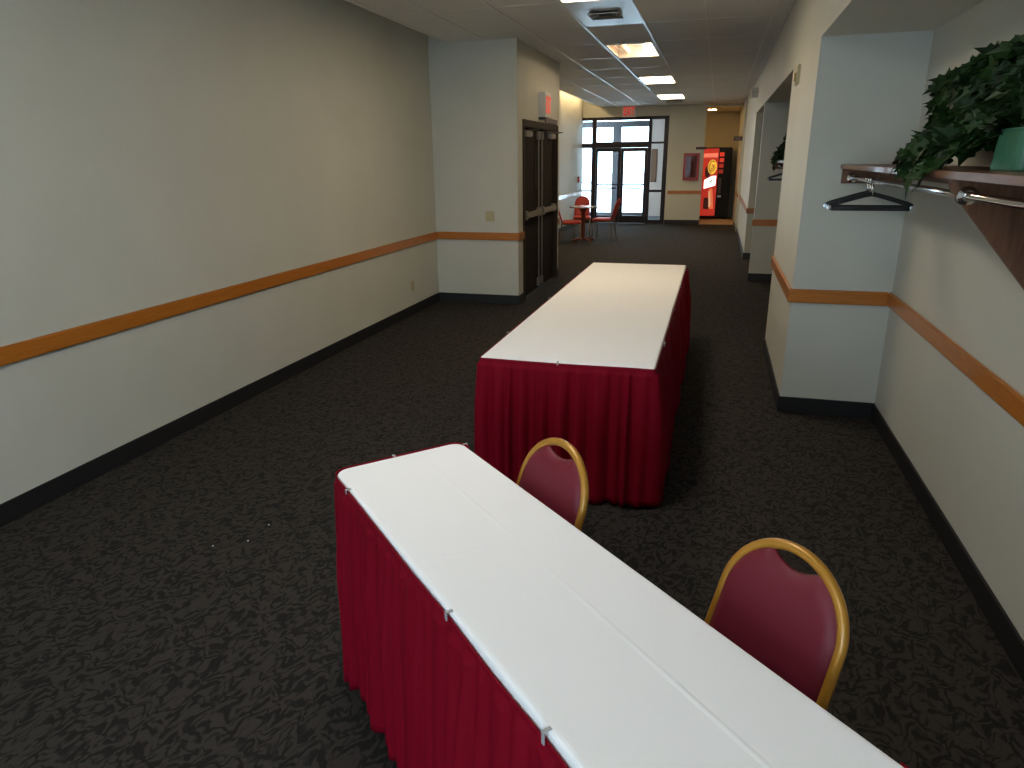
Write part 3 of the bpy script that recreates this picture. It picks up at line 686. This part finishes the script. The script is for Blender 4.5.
# ------------------------------------------------------------------ banquet chairs
def make_chair(label, group, vinyl, frame_m, leg_m, hole=True):
    t = thing('banquet_chair', label, 'chair', group=group)
    tilt, zt, W, hA = 0.319, 0.896, 0.1755, 0.163; YB = 0.30; r = 0.0125
    def hw(h, w): return w*math.sqrt(max(0, 1-(1-h/hA)**2)) if h < hA else w + 0.025*(h-hA)
    def pt(x, h, d=0.0):   # h measured down the back from the apex, d forward of the back plane
        return (x, YB - h*math.sin(tilt) - d*math.cos(tilt), zt - h*math.cos(tilt) - d*math.sin(tilt))
    hs = [0.0] + [hA*(1-math.cos(PI/2*i/16)) for i in range(1, 17)] + [0.18, 0.24, 0.30, 0.36, 0.42, 0.47]
    w0 = W-r
    def inner(h): return hw(max(h, 0), w0) if h < hA else hw(h, w0)
    right = [(hw(h, w0), h+r*0.9) for h in hs]; left = [(-x, h) for x, h in right]
    path = [pt(x, h) for x, h in left[::-1]][:-1] + [pt(x, h) for x, h in right]
    MB().tube(path, r, 12).build('back_frame', frame_m, t, smooth=True)
    # padded back: outline just inside the tube, concave top edge = hand hole
    n = 20; rowsh = []
    H0, H1 = 0.034, 0.46
    def topedge(x):   # distance down from the apex where the pad starts at this x
        if not hole: return 0.02 + hA*(1-math.sqrt(max(0, 1-(x/(w0-0.004))**2)))
        if abs(x) < 0.068: return 0.030 + 0.029*math.cos(x/0.068*PI/2)**0.8 + 0.0*x
        return 0.012 + hA*(1-math.sqrt(max(0, 1-(x/(w0-0.004))**2)))
    vs = []; fs = []; NX, NH = 36, 16
    for side in (0, 1):
        for j in range(NH+1):
            for i in range(NX+1):
                u = -1+2*i/NX; u = math.sin(u*PI/2)
                x = u*(w0-0.006)
                h0 = topedge(x); h = h0 + (H1-h0)*(j/NH)
                xx = x*(1+ (0.025*max(0, h-hA))/(w0))
                ed = min(1, min(1-abs(u), 1.0)*6); et = min(1, (h-h0)/0.03+0.0); eb = min(1, (H1-h)/0.03)
                k = math.sqrt(max(0, ed))*math.sqrt(max(0, et))*math.sqrt(max(0, eb))
                d = (0.006 + 0.020*k) if side == 0 else -(0.004 + 0.012*k)
                vs.append(pt(xx, h, d))
    S = (NX+1)*(NH+1)
    for side in (0, 1):
        for j in range(NH):
            for i in range(NX):
                a = side*S + j*(NX+1)+i; fs.append((a, a+1, a+NX+2, a+NX+1) if side else (a, a+NX+1, a+NX+2, a+1))
    edge = [i for i in range(NX+1)] + [(j+1)*(NX+1)+NX for j in range(NH)] + [NH*(NX+1)+NX-1-i for i in range(NX)] + [(NH-1-j)*(NX+1) for j in range(NH-1)]
    for a, b in zip(edge, edge[1:]+edge[:1]): fs.append((a, b, b+S, a+S))
    MB().add(vs, fs).build('backrest', vinyl, t, smooth=True)
    # seat pad
    sp = rrect(-0.20, 0.20, -0.27, 0.14, 0.05, 6); m = MB(); vv = []; n2 = len(sp); prof = [(0.02, 0.405), (0.0, 0.415), (0.0, 0.435), (0.012, 0.455), (0.045, 0.468), (0.10, 0.472)]
    for ins, z in prof:
        for x, y in sp:
            f = 1-ins/0.2; vv.append((x*f, -0.065+(y+0.065)*f, z))
    ff = [tuple(range(n2-1, -1, -1)), tuple(range((len(prof)-1)*n2, len(prof)*n2))]
    for k in range(len(prof)-1):
        for i in range(n2): ff.append((k*n2+i, k*n2+(i+1) % n2, (k+1)*n2+(i+1) % n2, (k+1)*n2+i))
    m.add(vv, ff).build('seat', vinyl, t, smooth=True)
    m = MB(); m.tube([(x, y, 0.397) for x, y in rrect(-0.185, 0.185, -0.25, 0.13, 0.04, 4)], 0.011, 10, closed=True); m.build('seat_frame', leg_m, t, smooth=True)
    for s in (-1, 1):
        MB().tube([(s*0.17, -0.235, 0.40), (s*0.185, -0.265, 0.012), (s*0.185, -0.265, 0.0)], [0.012, 0.011, 0.013], 10).build('leg', leg_m, t, smooth=True)
        MB().tube([pt(s*hw(0.47, w0), 0.47), (s*0.178, 0.145, 0.40), (s*0.186, 0.20, 0.012), (s*0.186, 0.20, 0.0)], [0.0125, 0.012, 0.011, 0.013], 10).build('leg', leg_m, t, smooth=True)
    return t
dvec = Vector((math.sin(a1), -math.cos(a1), 0)); nvec = Vector((math.cos(a1), math.sin(a1), 0)); O1 = Vector(T1)
def seat_chair(t, al, sn, yaw):
    b = nvec*math.cos(yaw) + dvec*math.sin(yaw); apex = O1 + dvec*al + nvec*(W1+sn)
    t.location = (apex - b*0.30).to_tuple(); t.rotation_euler = (0, 0, R1 - yaw)
ch = make_chair('burgundy gold framed chair at the front table, close to the alcove', 'chairs at the narrow front table', M_vinyl, M_gold, M_gold)
seat_chair(ch, 1.267, 0.231, 0.053)
c2 = copy_tree(ch); c2['label'] = 'burgundy gold framed chair at the front table, overlapping the far skirt'
seat_chair(c2, 0.477, 0.134, -0.011)

# red chairs and small round table by the entrance
rc = make_chair('red side chair with its back to the far washed wall', 'red chairs at the small entrance table', M_redv, M_redv, M_brass, hole=False)
def put(t, x, y, face):   # face = direction the sitter looks, degrees from +x
    t.location = (x, y, 0); t.rotation_euler = (0, 0, math.radians(face)+PI/2)
put(rc, -3.02, 15.0, 12)
r2 = copy_tree(rc); r2['label'] = 'red side chair behind the small table, facing the corridor'; put(r2, -2.97, 16.3, -80)
r3 = copy_tree(rc); r3['label'] = 'red side chair in front of the glass doors, facing the small table'; put(r3, -2.33, 15.75, 172)
t = thing('cafe_table', 'small round pedestal table with pale top near the entrance', 'table', (-2.77, 15.35, 0))
MB().lathe([(0.30, 0.715), (0.31, 0.722), (0.31, 0.74), (0.30, 0.745)], (0,0,0), 36).build('tabletop', M_laminate, t)
MB().lathe([(0.05, 0.03), (0.045, 0.10), (0.045, 0.60), (0.09, 0.70), (0.12, 0.715)], (0,0,0), 20).build('pedestal', M_redwood, t, smooth=True)
m = MB()
for k in range(4):
    a = PI/4 + k*PI/2; ca, sa = math.cos(a), math.sin(a)
    m.tube([(0.03*ca, 0.03*sa, 0.06), (0.28*ca, 0.28*sa, 0.022), (0.30*ca, 0.30*sa, 0.012)], [0.03, 0.02, 0.012], 8)
m.build('base', M_redwood, t)

# ------------------------------------------------------------------ coat racks, hangers, ivy
def coat_rack(y1, label):
    """y1 = pier face the rack ends on; runs 3.9 m toward the camera"""
    t = thing('coat_rack', label, 'coat rack', (xR, y1, 1.68), group='coat racks in the alcoves')
    D = 0.409
    bl = -3.9 if y1 < 5.1 else -3.6
    MB().box(-D, 0, bl, 0, -0.025, 0).build('shelf', M_walnutx, t, bevel=0.003)
    MB().box(-D+0.012, -0.0, -0.019, 0, -0.115, -0.025).build('cleat', M_walnutx, t, bevel=0.002)
    for yy in (-2.23,):
        MB().prism([(-0.392, -0.025), (0, -0.025), (0, -0.52), (-0.388, -0.060), (-0.392, -0.05)], 'y', yy, yy+0.02).build('bracket', M_walnut, t, bevel=0.002)
    MB().box(-0.018, 0, bl, -0.02, -0.09, -0.025).build('wall_cleat', M_walnutx, t)
    m = MB(); m.tube([(-0.335, bl, -0.08), (-0.335, -0.019, -0.08)], 0.0135, 14); m.build('rod', M_chrome, t, smooth=True)
    for yy, h in ((-0.019, -0.014), (-2.23, -0.014), (-2.21, 0.014)):
        MB().tube([(-0.335, yy, -0.08), (-0.335, yy+h*0.4, -0.08), (-0.335, yy+h, -0.08)], [0.033, 0.031, 0.019], 20).build('rod_flange', M_chrome, t)
    return t
M_walnutx = wood('walnut_shelf', (0.13, 0.052, 0.026), (0.25, 0.115, 0.060), (14, 1.2, 14), 0.38, 4, coat=0.08)
coat_rack(yB, 'walnut shelf with chrome coat rod holding the ivy pot')
coat_rack(10.65, 'walnut coat shelf inside the farther alcove')
M_hang = mat('black_hanger', (0.016, 0.016, 0.017), 0.3)
def make_hanger(label, group):
    t = thing('coat_hanger', label, 'hanger', group=group)
    r = 0.0165
    m = MB(); m.tube([(r*math.sin(a), 0, -0.0+r*math.cos(a)) for a in [2*PI*i/20 for i in range(20)]], 0.0022, 8, closed=True)
    m.build('rod_ring', M_chrome, t, smooth=True)
    m = MB(); m.tube([(0, 0, -r), (0, 0, -0.03), (0, 0, -0.075)], [0.004, 0.008, 0.009], 12); m.build('neck', M_chrome, t, smooth=True)
    pts = [(-0.215, -0.135), (-0.19, -0.122), (-0.10, -0.094), (-0.03, -0.074), (0, -0.068), (0.03, -0.074), (0.10, -0.094), (0.19, -0.122), (0.215, -0.135)]
    poly = [(x, z+0.012) for x, z in pts] + [(x, z-0.012) for x, z in pts[::-1]]
    m = MB(); m.prism(poly, 'y', -0.006, 0.006); m.build('shoulder_bar', M_hang, t, bevel=0.003)
    m = MB(); m.box(-0.20, 0.20, -0.007, 0.007, -0.158, -0.134); m.build('trouser_bar', M_hang, t, bevel=0.003)
    for s in (-1, 1):
        m = MB(); m.box(min(s*0.197, s*0.219), max(s*0.197, s*0.219), -0.008, 0.008, -0.150, -0.126); m.build('end_cap', M_chrome, t, bevel=0.004)
    return t
hg = make_hanger('black hanger on the chrome rod, frontmost of the bundle by the ivy', 'hangers on the alcove rods')
hg.location = (0.817, 4.30, 1.6); hg.rotation_euler = (0, 0, 0.02)
for y, rz, lab in ((4.36, -0.01, 'black hanger on the chrome rod, in the middle of the bundle'), (4.43, 0.03, 'black hanger on the chrome rod, rearmost of the bundle by the pier')):
    h = copy_tree(hg); h.location = (0.817, y, 1.6); h.rotation_euler = (0, 0, rz); h['label'] = lab
for y, lab in ((9.58, 'black hanger in the farther alcove, outer one on its rod'), (9.66, 'black hanger in the farther alcove, inner one behind another')):
    h = copy_tree(hg); h.location = (0.817, y, 1.6); h['label'] = lab

def ivy(loc, label, tips, seed, lsz, nrand, box):
    rnd = random.Random(seed)
    t = thing('potted_ivy', label, 'plant', loc)
    # tapered square planter with rounded corners
    m = MB(); vv = []; ff = []; prof = [(0.116, 0), (0.119, 0.006), (0.111, 0.120), (0.113, 0.124), (0.113, 0.132), (0.104, 0.132), (0.101, 0.112)]
    for s, z in prof: vv += [(x, y, z) for x, y in rrect(-s, s, -s, s, s*0.28, 5)]
    n = 24
    ff.append(tuple(range(n-1, -1, -1))); ff.append(tuple(range((len(prof)-1)*n, len(prof)*n)))
    for k in range(len(prof)-1):
        for i in range(n): ff.append((k*n+i, k*n+(i+1) % n, (k+1)*n+(i+1) % n, (k+1)*n+i))
    m.add(vv, ff).build('pot', M_pot, t, smooth=False)
    MB().prism(rrect(-0.099, 0.099, -0.099, 0.099, 0.025, 5), 'z', 0.108, 0.118).build('soil', M_soil, t)
    lm = MB(); sm = MB(); L0 = Vector(loc)
    lobes = [(0, 0), (0.16, -0.12), (0.36, -0.10), (0.52, 0.10), (0.36, 0.24), (0.40, 0.50), (0.18, 0.54), (0, 1.0)]
    out = lobes + [(-x, y) for x, y in lobes[-2:0:-1]]
    def leaf(p, d, up, s):
        d = d.normalized(); sd = d.cross(up)
        if sd.length < 1e-3: sd = Vector((1, 0, 0))
        sd.normalize(); nn = sd.cross(d)
        k = rnd.uniform(0.12, 0.35); q = rnd.uniform(0.05, 0.3)
        vs = [p + sd*(x*s) + d*(y*s) + nn*s*(k*abs(x) - q*y*y) for x, y in out]
        c0 = p + d*(0.3*s) - nn*s*q*0.09
        vs = [c0] + vs; o = len(out)
        # keep clear of wall and shelf
        for v in vs:
            wx = v.x + L0.x; 
            if wx > xR-0.012: v.x = xR-0.012-L0.x
            wz = v.z + L0.z
            if wx > xR-0.409-0.004 and wz < 1.684: v.z = 1.684-L0.z
        lm.add(vs, [(0, 1+i, 1+(i+1) % o) for i in range(o)])
    def clampP(p):
        w = p + L0
        w.x = min(w.x, xR-0.02)
        if w.x > xR-0.42 and w.z < 1.69: w.z = 1.69
        return w - L0
    allt = [Vector(q) - L0 for q in tips]
    for _ in range(nrand):
        allt.append(Vector([rnd.uniform(*b) for b in box]) - L0)
    for tip in allt:
        st = Vector((rnd.uniform(-.06, .06), rnd.uniform(-.06, .06), 0.11)); ln = (tip-st).length
        c1 = st + Vector((rnd.uniform(-.05, .05), (tip.y-st.y)*0.2, 0.05 + 0.10*min(1, ln) + max(0, tip.z)*0.55)); c2_ = tip + Vector((rnd.uniform(-.04,.04), -(tip.y-st.y)*0.25, 0.07 if tip.z < 0.15 else 0.05))
        K = max(6, int(ln/0.045)); pts = []
        for i in range(K+1):
            u = i/K; p = st*(1-u)**3 + c1*3*u*(1-u)**2 + c2_*3*u*u*(1-u) + tip*u**3; pts.append(clampP(p))
        sm.tube(pts, [0.0028*(1-0.6*i/K) for i in range(K+1)], 5)
        for i in range(2, K+1):
            p = pts[i]; d = (pts[i]-pts[i-1])
            if d.length < 1e-5: d = Vector((0, 1, 0))
            d.normalize()
            for rep in range(2 if i < K else 1):
                sd = Vector((rnd.uniform(-1, 1), rnd.uniform(-1, 1), rnd.uniform(-.5, .6))).normalized()
                dd = (d*0.5 + sd*0.8 + Vector((-0.30, -0.25, -0.25))) if i < K else d + Vector((0,0,-.2))
                up = Vector((rnd.uniform(-1.0, 0.2), rnd.uniform(-1.1, 0.2), rnd.uniform(0.1, 1.0)))
                leaf(p, dd, up, lsz*rnd.uniform(0.7, 1.15))
    sm.build('stems', M_stem, t, smooth=True)
    lf = lm.build('foliage', M_leaf, t); lf['kind'] = 'stuff'
    return t
tips = [(0.95, 3.90, 2.02), (0.95, 3.86, 1.95), (0.97, 3.92, 1.88), (1.05, 4.25, 2.04), (1.08, 4.35, 2.0), (1.0, 4.05, 1.95), (0.95, 3.85, 1.84), (1.03, 4.12, 1.88), (1.08, 4.20, 2.07), (1.05, 3.95, 2.05), (1.02, 3.80, 2.00), (1.05, 3.65, 2.08), (0.98, 3.55, 2.04), (0.95, 3.40, 2.05), (1.0, 3.2, 2.07), (0.92, 2.95, 2.05), (1.0, 3.85, 1.92), (1.0, 3.85, 1.82), (1.05, 3.9, 1.74), (1.09, 4.20, 2.0), (1.07, 4.05, 1.96), (1.09, 4.12, 1.90), (1.06, 4.02, 1.83), (1.09, 4.25, 1.94), (1.03, 3.95, 1.98), (1.08, 4.0, 1.78), (1.0, 3.7, 1.98), (1.02, 3.75, 1.90),
        (0.80, 3.72, 1.72), (0.86, 3.80, 1.76), (0.722, 3.22, 1.66), (0.720, 3.08, 1.64), (0.725, 2.98, 1.65), (0.73, 3.30, 1.70), (0.73, 2.95, 1.70), (0.78, 3.45, 1.71), (0.85, 3.5, 1.73), (0.80, 3.3, 1.72), (0.8, 3.0, 1.73)]
ivy((1.0, 2.70, 1.68), 'bushy dark green ivy in a green pot on the near coat shelf', tips, 3, 0.078, 72, ((0.88, 1.11), (2.30, 3.65), (1.80, 2.03)))
ivy((0.965, 9.75, 1.68), 'ivy plant on the coat shelf in the farther alcove', [(0.76, 10.2, 1.75), (0.78, 10.1, 1.85), (0.80, 10.0, 1.95), (0.76, 9.95, 1.73), (0.84, 10.2, 1.82), (0.74, 9.9, 1.80), (0.722, 10.40, 1.64), (0.722, 10.28, 1.60), (0.725, 10.48, 1.67), (0.73, 10.5, 1.72)], 9, 0.080, 22, ((0.78, 1.06), (9.4, 10.1), (1.76, 2.02)))

# lint on the carpet
for (x, y, lab) in ((-2.04, 2.621, 'white speck of lint on the dark carpet, nearest the front table skirt'), (-2.046, 2.461, 'white speck of lint on the dark carpet, in the middle of three'), (-2.18, 2.379, 'white speck of lint on the dark carpet, farthest from the front table')):
    m = MB(); rnd = random.Random(int(x*1000+y*77)); m.lathe([(0.001, 0.0), (0.0045, 0.001), (0.003, 0.003), (0.0008, 0.004)], (0,0,0), 7)
    o = m.build('lint_speck', M_white); o.location = (x, y, 0.0); tag(o, lab, 'lint', 'lint specks on the carpet')

# ------------------------------------------------------------------ light
W = bpy.data.worlds.new('daylight'); sc.world = W; W.use_nodes = True
bg = W.node_tree.nodes['Background']; bg.inputs['Color'].default_value = (0.64, 0.83, 1.0, 1); bg.inputs['Strength'].default_value = 9.0
def portal(name, loc, rot, sx, sy):
    l = bpy.data.lights.new(name, 'AREA'); l.shape = 'RECTANGLE'; l.size = sx; l.size_y = sy; l.cycles.is_portal = True
    o = bpy.data.objects.new(name, l); C.objects.link(o); o.location = loc; o.rotation_euler = rot; return o
portal('entrance_portal', (-3.95, 22.64, 1.4), (-PI/2, 0, 0), 3.9, 2.8)
for i, (a, b) in enumerate(BW): portal('rear_window_portal', ((a+b)/2, yN-0.16, 1.5), (PI/2, 0, 0), 1.1, 2.5)

# ------------------------------------------------------------------ camera
cam = bpy.data.cameras.new('camera'); co = bpy.data.objects.new('camera', cam); C.objects.link(co)
Rv, Uv, Fv = Vector((0.96153758, 0.27443915, -0.01134161)), Vector((-0.0746134, 0.30071183, 0.9507919)), Vector((-0.26434508, 0.91337591, -0.30962256))
mw = Matrix((Rv, Uv, -Fv)).transposed().to_4x4(); mw.translation = (0, 0, 1.7349); co.matrix_world = mw
cam.sensor_width = 36; cam.sensor_fit = 'HORIZONTAL'; cam.lens = 690.1/1024*36; cam.clip_start = 0.02; cam.clip_end = 300
sc.camera = co
vs = sc.view_settings; vs.view_transform = 'Standard'; vs.look = 'None'; vs.gamma = 1; vs.exposure = 0.0; vs.use_curve_mapping = False
